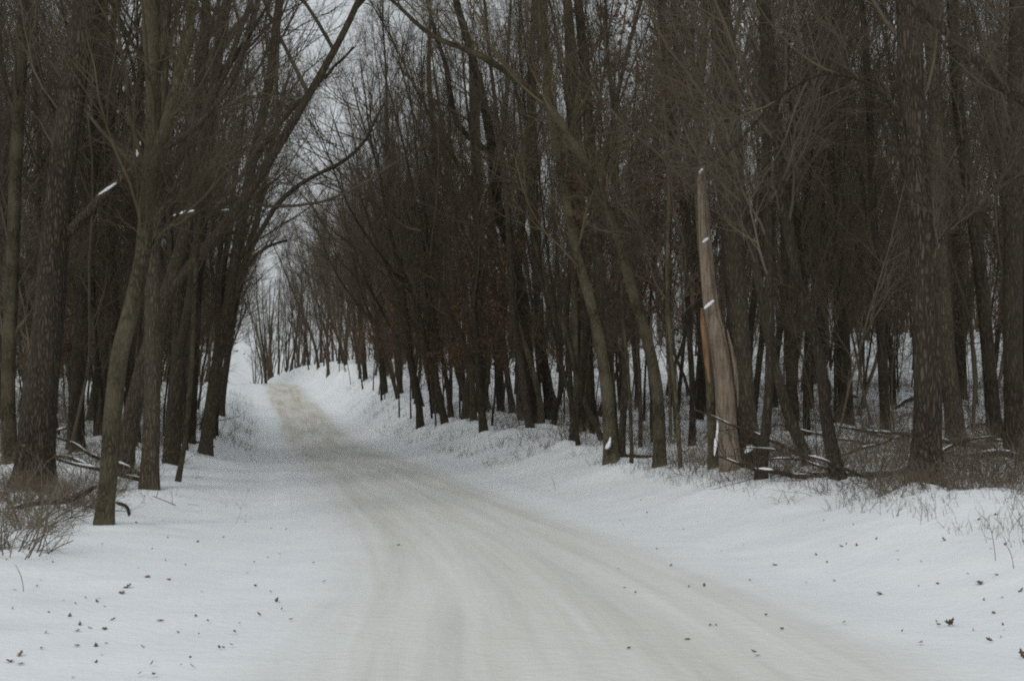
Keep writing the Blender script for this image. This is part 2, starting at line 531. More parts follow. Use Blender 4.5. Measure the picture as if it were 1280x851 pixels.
T([(125, 545, 18), (126, 470, 18), (128, 390, 17), (132, 260, 16), (140, 100, 14)], M_bark_dark, 'dark slim trunk half hidden behind the leaning lichened tree', H=16)
T([(222, 606, 7), (230, 560, 7), (238, 480, 7), (243, 380, 6.5), (250, 270, 6), (265, 150, 5), (280, 40, 5)], M_bark_olive,
  'thin crooked sapling leaning right on the left snow edge', H=11, n1=9, L1=2.2, t0=.3)
T([(256, 570, 17), (262, 520, 17), (272, 450, 16), (284, 385, 15), (298, 300, 15), (316, 200, 14), (335, 110, 13), (350, 0, 12)], M_bark,
  'tree leaning out over the road on the left, its base nearest the curve', H=16, limbs=[
      ([(292, 330, 7), (320, 300, 6), (352, 252, 6), (385, 228, 5), (430, 203, 5), (455, 180, 4), (482, 132, 3)], .5),
      ([(316, 200, 7), (352, 150, 5), (400, 100, 4), (440, 60, 3)], 1.0)])
T([(238, 556, 13), (242, 480, 13), (247, 380, 12), (256, 260, 11), (268, 120, 10)], M_bark_dark, 'dark pole-like tree close behind the thin crooked sapling', H=15)
T([(221, 522, 16), (223, 450, 16), (228, 350, 15), (236, 200, 13)], M_bark, 'mid-distance upright tree in the gap left of the leaning roadside tree', H=17)
T([(14, 585, 20), (10, 480, 20), (14, 380, 19), (20, 200, 18), (30, 0, 17)], M_bark_olive, 'olive trunk at the left border of the photo', H=17, limbs=[([(12, 420, 6), (40, 385, 5), (62, 340, 4)], .3)])
T([(160, 520, 11), (162, 440, 11), (160, 350, 10), (158, 200, 9)], M_bark_dark, 'narrow dark trunk behind the fork of the left verge trees', H=15)
T([(276, 520, 10), (281, 470, 10), (290, 410, 9), (303, 340, 9), (322, 270, 8), (340, 180, 7)], M_bark,
  'tree leaning right over the far road edge beside the bright gap', H=17, limbs=[([(303, 340, 5), (330, 310, 4), (360, 300, 3)], .5)])
T([(268, 545, 8), (272, 480, 8), (276, 400, 7.5), (284, 300, 7), (300, 180, 6)], M_bark_dark, 'slim upright trunk just behind the leaning roadside tree on the left', H=15)
# right side of the road
T([(914, 592, 36), (910, 545, 34), (906, 480, 31), (898, 430, 29), (889, 385, 24), (883, 320, 19), (880, 270, 16), (877, 218, 12)], M_snag, 'SNAG')
T([(938, 586, 33), (932, 520, 31), (925, 430, 30), (917, 320, 29), (909, 200, 28), (902, 90, 27), (898, 0, 26)], M_bark,
  'tall grey-brown tree standing directly behind the bleached broken snag', H=18)
T([(892, 588, 14), (890, 530, 14), (888, 470, 14), (884, 380, 13), (876, 290, 12), (872, 170, 11), (880, 40, 10)], M_bark_olive,
  'slim olive tree touching the left side of the bleached broken snag', H=15)
T([(951, 604, 15), (955, 560, 14), (960, 500, 13), (963, 420, 13), (961, 320, 12), (958, 180, 11), (950, 0, 10)], M_bark,
  'slender upright tree at the right foot of the bleached broken snag', H=15)
T([(1157, 612, 43), (1158, 540, 39), (1159, 460, 39), (1157, 370, 37), (1150, 270, 35), (1143, 180, 35), (1138, 80, 37), (1137, 0, 39)], M_bark_furrow,
  'thick furrowed tree with snow drifted against its base, tallest on the right', H=19, t0=.3, limbs=[
      ([(1160, 345, 7), (1178, 308, 6), (1215, 272, 5), (1250, 245, 4.5), (1290, 222, 4)], -1.0),
      ([(1145, 190, 6), (1105, 120, 5), (1052, 93, 4), (976, 124, 3.5), (900, 202, 3), (850, 218, 2)], -1.5)])
T([(1013, 584, 15), (1001, 555, 15), (988, 526, 15), (974, 478, 14), (962, 430, 13), (948, 350, 12), (930, 260, 11), (922, 150, 10)], M_bark_dark,
  'dark tree leaning left, first of two leaning trunks right of the snag', H=14)
T([(1049, 603, 18), (1040, 560, 18), (1033, 520, 17), (1026, 455, 16), (1012, 402, 15), (996, 345, 14), (983, 280, 13), (972, 190, 12), (966, 90, 11)], M_bark_dark,
  'dark curved tree leaning left with its foot in dry brown brush', H=15)
T([(1057, 532, 22), (1056, 480, 21), (1052, 400, 20), (1047, 280, 19), (1040, 140, 18)], M_bark, 'upright grey trunk set back behind the two leaning dark trees', H=18)
T([(1073, 522, 5), (1082, 490, 5), (1094, 455, 5), (1104, 410, 4.5), (1112, 370, 4), (1124, 300, 3.5)], M_bark_olive,
  'very thin sapling leaning right in front of the set-back grey trunk', H=7, n1=7, L1=1.6, t0=.3)
T([(1196, 556, 25), (1192, 510, 25), (1184, 455, 25), (1178, 360, 23), (1172, 240, 22), (1168, 100, 20)], M_bark,
  'grey trunk close behind and right of the thick snow-footed tree', H=18)
T([(1245, 556, 20), (1240, 500, 20), (1233, 420, 19), (1226, 340, 19), (1212, 240, 18), (1198, 130, 17), (1190, 0, 15)], M_bark_dark,
  'dark tree leaning left above the snowy brush near the right border', H=17)
T([(1270, 575, 28), (1268, 500, 27), (1266, 400, 27), (1268, 200, 25), (1272, 0, 24)], M_bark, 'wide upright trunk at the right border of the photo', H=18)
T([(1490, 700, 44), (1485, 560, 42), (1478, 400, 40), (1465, 250, 38), (1450, 100, 36)], M_bark_dark, 'dark tree outside the right border whose long limb crosses the corner', H=15, limbs=[
    ([(1468, 280, 24), (1400, 210, 20), (1340, 158, 17), (1280, 122, 14), (1244, 98, 13), (1204, 56, 11), (1153, 10, 9), (1120, -30, 7)], 1.0)])
T([(1108, 548, 13), (1104, 480, 13), (1100, 400, 12), (1092, 280, 11), (1086, 120, 10)], M_bark_dark, 'narrow dark trunk left of the thick snow-footed tree', H=16)
T([(990, 540, 15), (988, 460, 15), (984, 380, 14), (980, 240, 13)], M_bark_dark, 'dark upright trunk behind the leaning pair right of the snag', H=17)
# centre clump
T([(764, 582, 20), (762, 540, 19), (758, 481, 18), (748, 420, 16), (736, 370, 15), (723, 325, 14), (710, 262, 13), (700, 205, 13), (688, 141, 12), (681, 50, 11)], M_bark_olive,
  'olive tree curving up and left out of the snowy clump at mid road', H=16, twig=M_twig_olive)
T([(767, 580, 17), (764, 520, 17), (759, 446, 18), (750, 350, 17), (740, 220, 16), (730, 80, 15)], M_bark_dark, 'straight dark tree rising from the snowy clump at mid road', H=17, dY=.4)
T([(753, 552, 8), (740, 522, 8), (725, 488, 8), (713, 432, 7.5), (702, 400, 7), (690, 372, 6.5), (678, 335, 6), (664, 283, 5), (655, 210, 4)], M_bark_olive,
  'thin bowed stem curving left from the snowy clump at mid road', H=9, n1=8, L1=2)
T([(825, 586, 18), (824, 540, 18), (820, 481, 17), (808, 421, 16), (790, 362, 15), (774, 305, 14), (749, 238, 13.5), (722, 187, 12.5), (683, 131, 11), (642, 96, 10), (592, 66, 9), (541, 45, 7), (495, 5, 5)], M_bark_olive,
  'long arching tree that leans left over the road from beside the fallen rail', H=12, L1=3.2, twig=M_twig_olive)
T([(776, 572, 11), (779, 520, 10), (782, 470, 10), (779, 420, 9), (772, 330, 8), (770, 200, 7)], M_bark, 'slim stem at the right of the snowy clump at mid road', H=13, n1=10)
T([(790, 585, 5), (788, 520, 5), (784, 450, 4.5), (779, 400, 4), (775, 300, 3.5)], M_bark_olive, 'pencil-thin sapling between the clump and the arching tree', H=8, n1=7, L1=1.5)
T([(851, 588, 6), (848, 540, 6), (845, 499, 6), (838, 430, 5.5), (834, 350, 5), (836, 220, 5)], M_bark_olive, 'thin pale upright sapling just right of the arching tree', H=11, n1=9, L1=1.8)
T([(728, 540, 27), (728, 480, 26), (726, 400, 25), (722, 280, 24), (716, 120, 22)], M_bark_olive, 'stout olive-tinged trunk set back behind the snowy clump', H=19, limbs=[([(722, 300, 6), (745, 272, 5), (772, 260, 4.5), (800, 258, 4), (830, 262, 3.5), (862, 268, 3)], -.6)])
T([(668, 531, 19), (663, 480, 18), (659, 440, 17), (655, 385, 16), (643, 325, 15), (624, 265, 15), (617, 195, 15), (607, 141, 13), (590, 70, 12), (570, 0, 11)], M_bark_dark,
  'dark leaning tree beside a black hollow, left of the stout olive trunk', H=20, limbs=[([(617, 195, 8), (575, 160, 7), (560, 95, 6), (540, 30, 5)], .5)])
T([(689, 526, 17), (684, 480, 16), (677, 440, 15), (672, 360, 14), (668, 260, 14), (664, 100, 12)], M_bark, 'trunk on the right side of the black hollow', H=18, limbs=[
    ([(677, 450, 10), (682, 480, 11), (690, 505, 12), (693, 524, 14)], .1)])
T([(593, 519, 10), (585, 500, 10), (575, 474, 10), (565, 410, 9), (555, 358, 9), (547, 300, 8), (544, 202, 8), (536, 76, 7)], M_bark_olive, 'tree leaning left over the bank, first stem left of the wide dark trunk', H=18)
T([(603, 512, 19), (602, 460, 18), (600, 380, 17), (597, 260, 16), (592, 120, 14)], M_bark_dark, 'wide dark upright trunk on the bank at mid distance', H=20)
T([(626, 516, 11), (624, 460, 10), (618, 380, 10), (614, 260, 9)], M_bark, 'slim upright trunk between the wide dark one and the black hollow', H=17)
T([(527, 509, 7), (520, 475, 7), (511, 446, 7), (502, 390, 6.5), (494, 320, 6), (484, 200, 5)], M_bark_dark, 'small dark stem leaning left from the top of the snow bank', H=16)
T([(541, 503, 9), (541, 450, 8), (544, 375, 8), (540, 260, 7)], M_bark, 'upright trunk beside the small left-leaning stem on the bank', H=18)
T([(501, 492, 8), (497, 460, 8), (494, 400, 7), (490, 280, 6)], M_bark, 'upright bank-top trunk left of the small left-leaning stem', H=18)
T([(457, 475, 7), (454, 440, 7), (449, 390, 6.5), (444, 300, 6)], M_bark_dark, 'bank-top tree nearest the crest on the right of the road', H=18)
T([(865, 560, 9), (866, 500, 9), (862, 420, 8), (858, 300, 8)], M_bark_dark, 'dark slim trunk in the gap left of the bleached snag', H=16)
T([(1019, 480, 12), (1022, 400, 12), (1020, 300, 11)], M_bark, 'distant upright trunk seen between the two leaning dark trees', H=18)

seedc = 100
taken = []           # ground positions of all trees
snag_info = None
base_pts = {}
for td in TREES:
    seedc += 1
    rs = np.random.RandomState(seedc)
    bx, by, bw = td['pts'][0]
    Y0 = min(hit(bx, by), 150.) + td['dY']
    k = Y0 / F
    P = []; R = []
    for i, (x, y, w) in enumerate(td['pts']):
        P.append(at(x, y, Y0 + .02 * (by - y) * k * 2)); R.append(w * k / 2 * .87)
    gz = float(ground_h(P[0][0], P[0][1], False))
    base = np.array([P[0][0], P[0][1], gz])
    P[0][2] = gz
    taken.append((base[0], base[1]))
    base_pts[td['label']] = (base, R[0])
    P.insert(0, P[0] - np.array([(P[1][0] - P[0][0]) * .3, 0, .5])); R.insert(0, R[0])
    if td['label'] == 'SNAG':
        snag_info = (P, R, base, k); continue
    # continue the trunk above the frame
    d = unit(P[-1] - P[-2]); r = R[-1]; top = td['H'] + gz
    n_ext = max(3, int((top - P[-1][2]) / 1.4)); r_end = .02
    for j in range(n_ext):
        d = unit(d + .06 * rs.randn(3) + [0, 0, .06])
        P.append(P[-1] + d * 1.4); R.append(r + (r_end - r) * (j + 1) / n_ext)
    near = Y0 < 50
    Pt, Rt = resample(P, R, 90 if near else 44)
    root = empty(td['name'], base)
    tag(root, td['label'], 'tree')
    acc = Acc(); tubes(acc, Pt[None], Rt[None], 24 if near else 14, bark_lobes(seedc, .06, gz))
    link('trunk', acc.mesh('trunk_mesh', base), td['mat'], root)
    cr = Acc()
    sets = [(Pt, Rt, td['n1'], td['t0'])]
    for (lp, ddep) in td['limbs']:
        LP = []; LR = []
        nl = len(lp)
        for j, (x, y, w) in enumerate(lp):
            Yj = Y0 + .02 * (by - y) * k * 2 + ddep * j / nl
            LP.append(at(x, y, Yj)); LR.append(w * Yj / F / 2)
        dd = unit(LP[-1] - LP[-2])
        if lp[-1][1] < 40:
            for j in range(3):
                dd = unit(dd + [0, 0, .1]); LP.append(LP[-1] + dd * 1.0); LR.append(LR[-1] * .6)
        Lt, Lr = resample(LP, LR, 30)
        # slight natural wander
        wv = np.cumsum(rs.randn(30, 3) * .012, axis=0); wv -= wv[0]
        Lt = Lt + wv
        la = Acc(); tubes(la, Lt[None], Lr[None], 10, bark_lobes(seedc + 9, .05))
        link('limb', la.mesh('limb_mesh', base), td['mat'], root)
        if lp[-1][1] < 400:
            sets.append((Lt, Lr, 7, .2))
    for i, (a_, b_, nn, tt) in enumerate(sets):
        for (B, Rb, sd) in crown_paths(a_, b_, rs, n1=nn, t0=tt, L1=td['L1'] if i == 0 else 1.8, dens=td['dens']):
            tubes(cr, B, Rb, sd)
    link('crown', cr.mesh('crown_mesh', base), td['twig'], root)

# ---- the snag
P, R, base, k = snag_info
R = [r_ * .94 for r_ in R]
root = empty('dead_snag', base)
tag(root, 'bleached bare dead snag, broken off at the top, with peeling split wood', 'dead tree')
Pt, Rt = resample(P, R, 80)


def snag_lobes(P_, a):
    z = P_[:, :, 2][:, :, None] - base[2]; A = a[None, None, :]
    v = 1 + .10 * np.sin(2 * A + 1 + .6 * z) + .07 * np.sin(5 * A + 1.1 * z) + .035 * np.sin(11 * A + .5 * z) + .02 * np.sin(17 * A - z)
    v = v - .5 * np.exp(-(((A - 4.35 + .10 * z + PI) % (2 * PI) - PI) / .13)**2) * np.clip(1.2 - np.abs(z - 1.5) / 2, 0, 1)
    v = v - .25 * np.exp(-(((A - 5.2 - .08 * z + PI) % (2 * PI) - PI) / .10)**2) * np.clip(z / 2, 0, 1)
    return v * (1 + .22 * np.exp(-np.clip(z, 0, 9) / .15) * (.6 + .6 * np.sin(4 * A)))


acc = Acc(); tubes(acc, Pt[None], Rt[None], 48, snag_lobes)
# jagged splinters at the broken top
tp = Pt[-1]
for j in range(7):
    a = j * .9; o = np.array([math.cos(a), math.sin(a), 0]) * Rt[-1] * .6
    L = .12 + .55 * random.random()
    q = np.array([tp + o - [0, 0, .2], tp + o + [0, 0, L * .5], tp + o * .9 + [0, 0, L]])
    tubes(acc, q[None], np.array([[.035, .022, .002]]), 5)
link('trunk', acc.mesh('snag_mesh', base), M_snag, root)
# strip of orange heartwood down the left flank, and a loose slab on the right
q = np.array([at(x, y, base[1] - .12) for x, y in [(887, 478), (884, 455), (882, 430), (879, 408), (877, 385)]])
acc = Acc(); Q, r_ = resample(q, [.02, .05, .06, .05, .015], 20); tubes(acc, Q[None], r_[None], 10, bark_lobes(3, .2))
link('split_heartwood', acc.mesh('heartwood_mesh', base), M_rot, root)
q = np.array([at(x, y, base[1] + .05) for x, y in [(927, 560), (925, 520), (921, 480), (915, 440), (909, 412)]])
acc = Acc(); Q, r_ = resample(q, [.03, .05, .05, .035, .01], 20); tubes(acc, Q[None], r_[None], 9, bark_lobes(4, .2))
link('loose_slab', acc.mesh('slab_mesh', base), M_snag, root)

# ------------------------------------------------------------------ snow mounds at feet of trees
def mound_at(px, py, sg, a):
    Y = hit(px, py); p = at(px, py, Y); BUMPS.append((p[0], p[1], sg, a))


mound_at(900, 612, .5, .06); mound_at(935, 614, .4, .05); mound_at(1143, 622, .26, .16); mound_at(1160, 640, .7, .12)
mound_at(765, 594, .45, .05); mound_at(745, 592, .5, .06); mound_at(825, 600, .5, .04); mound_at(1230, 640, .9, .14)
mound_at(660, 540, .8, .25); mound_at(600, 526, .9, .3); mound_at(60, 640, .7, .08); mound_at(100, 676, .5, .05); mound_at(205, 624, .6, .06)
mound_at(400, 468, 1.2, .5); mound_at(430, 466, 1.3, .6); mound_at(470, 480, 1.0, .5); mound_at(30, 600, .6, .3); mound_at(80, 590, .5, .25)

def px_of(X, Y, Z):
    # approximate photo position
    c, s = math.cos(PITCH), math.sin(PITCH)
    zc = Z - CAMZ
    fwd = Y * c + zc * s; up = -Y * s + zc * c
    return 640 + X / fwd * F, 425.5 - up / fwd * F


def ok_gap(X, Y):
    px, _ = px_of(X, Y, 2)
    if Y > 90 and 284 < px < 318 and side_s(X, Y)[1] < 0: return False
    if Y > 165 and 284 < px < 316: return False
    if side_s(X, Y)[1] < 0 and Y > 58 and 246 < px < 320 and Y < 165: return False
    return True


def scatter(n, ymin, ymax, smin, dmin, lo=-.40, hi=.40, power=1.0, tries=60000, smax=60):
    out = []
    for _ in range(tries):
        if len(out) >= n: break
        Y = ymin + (ymax - ymin) * random.random()**power
        X = random.uniform(lo * Y - 1.5, hi * Y + 1.5)
        s, off = side_s(X, Y)
        if s < smin or s > smax: continue
        if Y < 36 and s < smin + 2.6: continue
        if not ok_gap(X, Y): continue
        if any((X - a)**2 + (Y - b)**2 < dmin * dmin for a, b in taken): continue
        taken.append((X, Y)); out.append((X, Y, float(off)))
    return out


crest = []
for px, Y in [(321, 205), (327, 212), (333, 198), (341, 206), (349, 196), (356, 204), (364, 190), (371, 199), (380, 192), (389, 200), (397, 188), (407, 195), (281, 196), (273, 188), (265, 200), (278, 176)]:
    X = (px - 640) / F * Y; crest.append((X, Y, float(side_s(X, Y)[1]))); taken.append((X, Y))
over = []
for px, Y in [(215, 34), (150, 29), (262, 52), (228, 43), (520, 88)]:
    X = (px - 640) / F * Y
    while side_s(X, Y)[0] < 2.4: X += .3 if X > road_x(Y) else -.3
    over.append((X, Y, float(side_s(X, Y)[1]))); taken.append((X, Y))
lean_pos = over + scatter(14, 36, 64, 2.6, 1.5, smax=5.5) + scatter(34, 62, 120, 2.2, 1.6, smax=5.5, lo=-.32, hi=.1) + scatter(46, 115, 200, 1.9, 1.6, smax=6, lo=-.30, hi=.0)
pos = lean_pos + crest + scatter(12, 26, 40, 4.5, 1.7) + scatter(95, 36, 95, 2.7, 1.3, power=1.0) + scatter(48, 34, 75, 3.2, .9, lo=-.02, power=1.0) + scatter(34, 28, 100, 2.6, 1.0, hi=-.02, power=1.0) + scatter(40, 95, 150, 2.2, 1.8)
for (X, Y, off) in pos:
    if Y < 110: BUMPS.append((X - .1, Y - .3, .30, .13 + .10 * RS.rand()))
for (X, Y) in taken[:len(TREES)]:
    BUMPS.append((X - .05, Y - .2, .24, .035)); BUMPS.append((X + .35 * RS.randn(), Y + .15, .35, .05))

# ------------------------------------------------------------------ terrain sheet + road sheet
ys = [-60., -30., -12., -4.]
y = 0.0
while y < 260: ys.append(y); y += max(.16, y * .008)
while y < 4000: ys.append(y); y *= 1.12
ys.append(5000.)
ys = np.array(ys)
xo = [0.0]
x = 0.0
while x < 12: x += .15; xo.append(x)
while x < 60: x += .15 + (x - 12) * .03; xo.append(x)
while x < 4000: x *= 1.25; xo.append(x)
xo = np.array(xo); xo = np.concatenate([-xo[:0:-1], xo])
XX = xo[None, :] + road_x(np.minimum(ys, 400))[:, None]
YY = np.repeat(ys[:, None], len(xo), 1)
ZZ = ground_h(XX, YY)
nr, nc = XX.shape
V = np.stack([XX, YY, ZZ], -1).reshape(-1, 3)
i, j = np.meshgrid(np.arange(nr - 1), np.arange(nc - 1), indexing='ij')
Q = np.stack([i * nc + j, i * nc + j + 1, (i + 1) * nc + j + 1, (i + 1) * nc + j], -1).reshape(-1, 4)
me = mesh_from('snow_ground', V, Q)
s_, off_ = side_s(XX, YY)
lit = smooth((s_ - 3.3) / 2.5) * np.where(off_ > 0, 1., .8) * .75
att = me.attributes.new('litter', 'FLOAT', 'POINT'); att.data.foreach_set('value', lit.ravel().astype(np.float32))
g = link('ground', me, M_snow); tag(g, 'snow-covered verge and forest floor with leaf litter showing through', 'snow ground', kind='structure')

ry = ys[(ys >= -30) & (ys < 230)]
us = np.linspace(-1, 1, 61)
RX = road_x(ry)[:, None] + us[None, :] * (half_w(ry)[:, None] + .25)
RY = np.repeat(ry[:, None], len(us), 1)
RZ = ground_h(RX, RY) + .004 + .022 * np.clip(1.4 - np.abs(us)[None, :] * 1.4, 0, 1)
nr, nc = RX.shape
V = np.stack([RX, RY, RZ], -1).reshape(-1, 3)
i, j = np.meshgrid(np.arange(nr - 1), np.arange(nc - 1), indexing='ij')
Q = np.stack([i * nc + j, i * nc + j + 1, (i + 1) * nc + j + 1, (i + 1) * nc + j], -1).reshape(-1, 4)
me = mesh_from('road_sheet', V, Q)
uvl = me.uv_layers.new(name='road_uv')
dy = np.concatenate([[0], np.cumsum(np.hypot(np.diff(road_x(ry)), np.diff(ry)))]) + ry[0]
uv_v = np.stack([(us[None, :] * 3.1 + 0 * RY), np.repeat(dy[:, None], len(us), 1)], -1).reshape(-1, 2)
li = np.zeros(len(me.loops), np.int32); me.loops.foreach_get('vertex_index', li)
uvl.data.foreach_set('uv', uv_v[li].ravel().astype(np.float32))
g = link('road', me, M_road); tag(g, 'snow-packed country road curving left over the hill crest', 'road', kind='structure')


# ------------------------------------------------------------------ random forest
protos = []
for i in range(12):
    mt = [M_bark, M_bark_dark, M_bark_olive, M_bark, M_bark_dark, M_bark_furrow][i % 6]
    tw = M_twig_olive if i % 6 == 2 else M_twig
    H = [19, 17, 18, 21, 16, 20][i % 6]
    t_, c_ = proto_tree(300 + i, H, [.14, .08, .11, .18, .07, .13][i % 6], [.02, .08, .05, .03, .14, .02][(i * 5) % 6], fork=(i % 3 == 1), dens=1.0, n1=20 if i % 2 else 24, t0=.10 + .04 * (i % 3), L1=3.8 + .5 * (i % 3))
    t_.materials.append(mt); c_.materials.append(tw)
    protos.append((t_, c_))
spread = []
for i in range(3):
    t_, c_ = proto_tree(350 + i, 16 + i, .17 + .02 * i, .06, fork=True, dens=1.15, n1=20, t0=.28, L1=8.0, angle=(28, 72))
    t_.materials.append(M_bark); c_.materials.append(M_twig); spread.append((t_, c_))

sap_protos = []
for i in range(7):
    rs = np.random.RandomState(500 + i)
    H = 4.5 + 1.1 * i
    K = 12; Pp = np.zeros((K, 3)); d = unit(np.array([.12 * rs.randn(), .12 * rs.randn(), 1.])); Pp[0] = (0, 0, -.2)
    for q in range(1, K):
        d = unit(d + .07 * rs.randn(3) + [0, 0, .03]); Pp[q] = Pp[q - 1] + d * H / (K - 1)
    Rr = (.014 + .004 * i) * (1 - .85 * np.linspace(0, 1, K))
    a_ = Acc(); tubes(a_, Pp[None], Rr[None], 6)
    for (B, Rb, sd) in crown_paths(Pp, Rr, rs, n1=14, t0=.12, L1=1.9, dens=.8, angle=(18, 55), up=.07):
        tubes(a_, B, Rb, sd)
    m_ = a_.mesh('sapling_mesh'); m_.materials.append([M_twig, M_twig_olive, M_brush][i % 3]); sap_protos.append(m_)


LBL = {
    ('L', 0): ('bare grey-brown tree standing among others inside the left woods', 'trees inside the left woods'),
    ('R', 0): ('bare grey-brown tree standing among others inside the near right woods', 'trees inside the near right woods'),
    ('L', 1): ('slender bare tree lining the left side of the hill road far off', 'far trees left of the road'),
    ('R', 1): ('slender bare tree in the dense far woods on the right hillside', 'far trees on the right hillside'),
}
for n_, (X, Y, off) in enumerate(pos):
    t_, c_ = protos[random.randrange(len(protos))]
    if n_ < len(over) or (n_ < len(lean_pos) and random.random() < (.5 if off < 0 else .18)): t_, c_ = random.choice(spread)
    gz = float(ground_h(X, Y, False))
    root = empty('bare_tree', (X, Y, gz))
    root.rotation_euler = (0, 0, random.uniform(0, 6.28))
    s = random.uniform(.8, 1.15); w = s * random.uniform(.5, 1.2)
    root.scale = (w, w, s)
    if n_ < len(lean_pos):
        tl = -math.copysign(.09 if n_ < len(over) else random.gauss(.03 if off > 0 else .06, .07), off)
        root.rotation_euler = (Matrix.Rotation(tl, 3, 'Y') @ Matrix.Rotation(root.rotation_euler[2], 3, 'Z')).to_euler()
    lb, gp = LBL[('L' if off < 0 else 'R', 0 if Y < 95 else 1)]
    tag(root, lb, 'tree', gp)
    link('trunk', t_, None, root); link('crown', c_, None, root)

spos = scatter(110, 28, 70, 3.4, .8) + scatter(170, 60, 170, 2.2, .8)
for (X, Y, off) in spos:
    m_ = random.choice(sap_protos)
    o = link('sapling', m_); o.location = (X, Y, float(ground_h(X, Y)))
    o.rotation_euler = (random.gauss(0, .06), random.gauss(0, .06), random.uniform(0, 6.28))
    s = random.uniform(.8, 1.3); o.scale = (s, s, s * 1.05)
    if off < 0: tag(o, 'thin leafless sapling between the trunks of the left woods', 'sapling', 'saplings in the left woods')
    else: tag(o, 'thin leafless sapling between the trunks of the right woods', 'sapling', 'saplings in the right woods')


# ---- saplings that keep rust-coloured leaves
def leaf_quads(acc, C, size, rs):
    n = len(C)
    d = unit(rs.randn(n, 3) + [0, 0, -.6]); u = unit(np.cross(d, rs.randn(n, 3)))
    s = size * (.6 + .8 * rs.rand(n))[:, None]
    V = np.stack([C, C + d * s * .5 + u * s * .28, C + d * s, C + d * s * .5 - u * s * .28], 1).reshape(-1, 3)
    acc.add(V, np.arange(4 * n).reshape(n, 4))


lp_protos = []
for i in range(4):
    rs = np.random.RandomState(700 + i); H = 6 + 1.5 * i
    K = 12; Pp = np.zeros((K, 3)); d = np.array([0, 0, 1.]); Pp[0] = (0, 0, -.2)
    for q in range(1, K):
        d = unit(d + .05 * rs.randn(3) + [0, 0, .03]); Pp[q] = Pp[q - 1] + d * H / (K - 1)
    Rr = .045 * (1 - .85 * np.linspace(0, 1, K))
    a_ = Acc(); tubes(a_, Pp[None], Rr[None], 6)
    tm = a_.mesh('stem_mesh'); tm.materials.append(M_bark)
    br = Acc(); lf = Acc()
    cp = crown_paths(Pp, Rr, rs, n1=18, t0=.3, L1=1.9, dens=.8, angle=(50, 80), up=.02)
    for (B, Rb, sd) in cp[:3]: tubes(br, B, Rb, sd)
    tips = cp[2][0][:, 1:].reshape(-1, 3)
    tips = tips[rs.rand(len(tips)) < .9 * (.35 + vnoise(tips[:, 0] * 1.3 + 9 * i, tips[:, 2] * 1.3, 8) + .4)]
    leaf_quads(lf, tips, .115, rs)
    bm_ = br.mesh('branches_mesh'); bm_.materials.append(M_twig)
    lm_ = lf.mesh('foliage_mesh', smooth_sh=False); lm_.materials.append(M_leaf)
    lp_protos.append((tm, bm_, lm_))
LEAFY = [(585, 52, 'below the arching tree at mid road'), (440, 105, 'on the far bank near the crest'), (800, 35, 'behind the arching tree'),
         (838, 39, 'in the gap left of the bleached snag'), (385, 140, 'beside the hill crest'), (560, 80, 'behind the left-leaning bank tree'), (1110, 60, 'left of the thick snow-footed tree'),
         (1035, 75, 'behind the two dark leaning trees'), (700, 75, 'behind the black hollow'), (205, 50, 'behind the straight grey trunk on the left'),
         (150, 62, 'deep in the left woods'), (520, 105, 'on top of the bank at mid distance'), (60, 45, 'behind the thick furrowed left tree'),
         (470, 95, 'between the small bank-top stems'), (630, 90, 'deep behind the wide dark bank trunk'), (960, 90, 'far behind the snag'), (410, 100, 'leaning over the far road bend'),
         (545, 66, 'at the front of the right bank, mid distance'), (480, 84, 'at the right bank front, beyond the bank trees'), (575, 72, 'between the bank trees left of the black hollow'), (615, 56, 'just left of the black hollow'),
         (815, 38, 'overhanging behind the bleached snag'), (780, 50, 'behind the slim stem of the clump'), (1080, 48, 'behind the very thin sapling on the right'), (1220, 45, 'behind the dark leaning tree near the right border'), (120, 48, 'between the dark upright left trunks')]
for q, (px, Y, where) in enumerate(LEAFY):
    X = (px - 640) / F * Y
    if side_s(X, Y)[0] < 2.2:
        X = float(road_x(Y) + half_w(Y) + 2.6)
    gz = float(ground_h(X, Y)); root = empty('leafy_sapling', (X, Y, gz)); root.rotation_euler = (0, 0, q * 1.7)
    s = .85 + .4 * random.random(); root.scale = (s, s, s)
    tag(root, 'young tree holding rust-brown dead leaves ' + where, 'young tree', 'young trees with rusty leaves')
    tm, bm_, lm_ = lp_protos[q % 4]
    link('trunk', tm, None, root); link('branches', bm_, None, root); link('foliage', lm_, None, root)

# ------------------------------------------------------------------ far wood (one mass)
acc = Acc(); rs = np.random.RandomState(77)
cand = []
while len(cand) < 1000:
    Y = rs.uniform(125, 300); X = rs.uniform(-.42 * Y, .42 * Y)
    s, off = side_s(X, Y)
    if s < (7 if Y < 190 else 1.5): continue
    px, _ = px_of(X, Y, 2)
    if 283 < px < 318: continue
    cand.append((X, Y))
cand = np.array(cand); n = len(cand)
gz = ground_h(cand[:, 0], cand[:, 1])
Hh = rs.uniform(12, 20, n)
K = 7; Pp = np.zeros((n, K, 3)); Pp[:, 0] = np.stack([cand[:, 0], cand[:, 1], gz - .4], 1); d = unit(np.stack([.06 * rs.randn(n), .06 * rs.randn(n), np.ones(n)], 1))
for q in range(1, K):
    d = unit(d + .05 * rs.randn(n, 3)); Pp[:, q] = Pp[:, q - 1] + d * (Hh / (K - 1))[:, None]
Rr = rs.uniform(.07, .22, n)[:, None] * np.linspace(1, .15, K)[None]
tubes(acc, Pp, Rr, 4)
B1, R1 = grow(Pp, Rr, 16, .12, .98, (20, 55), lambda t, pi, m, r: (3.2 - 1.6 * t) * (.6 + .7 * r.rand(m)), 4, lambda t, L, r, m: .011 * L + .006, up=.12, rs=rs)
tubes(acc, B1, R1, 3)
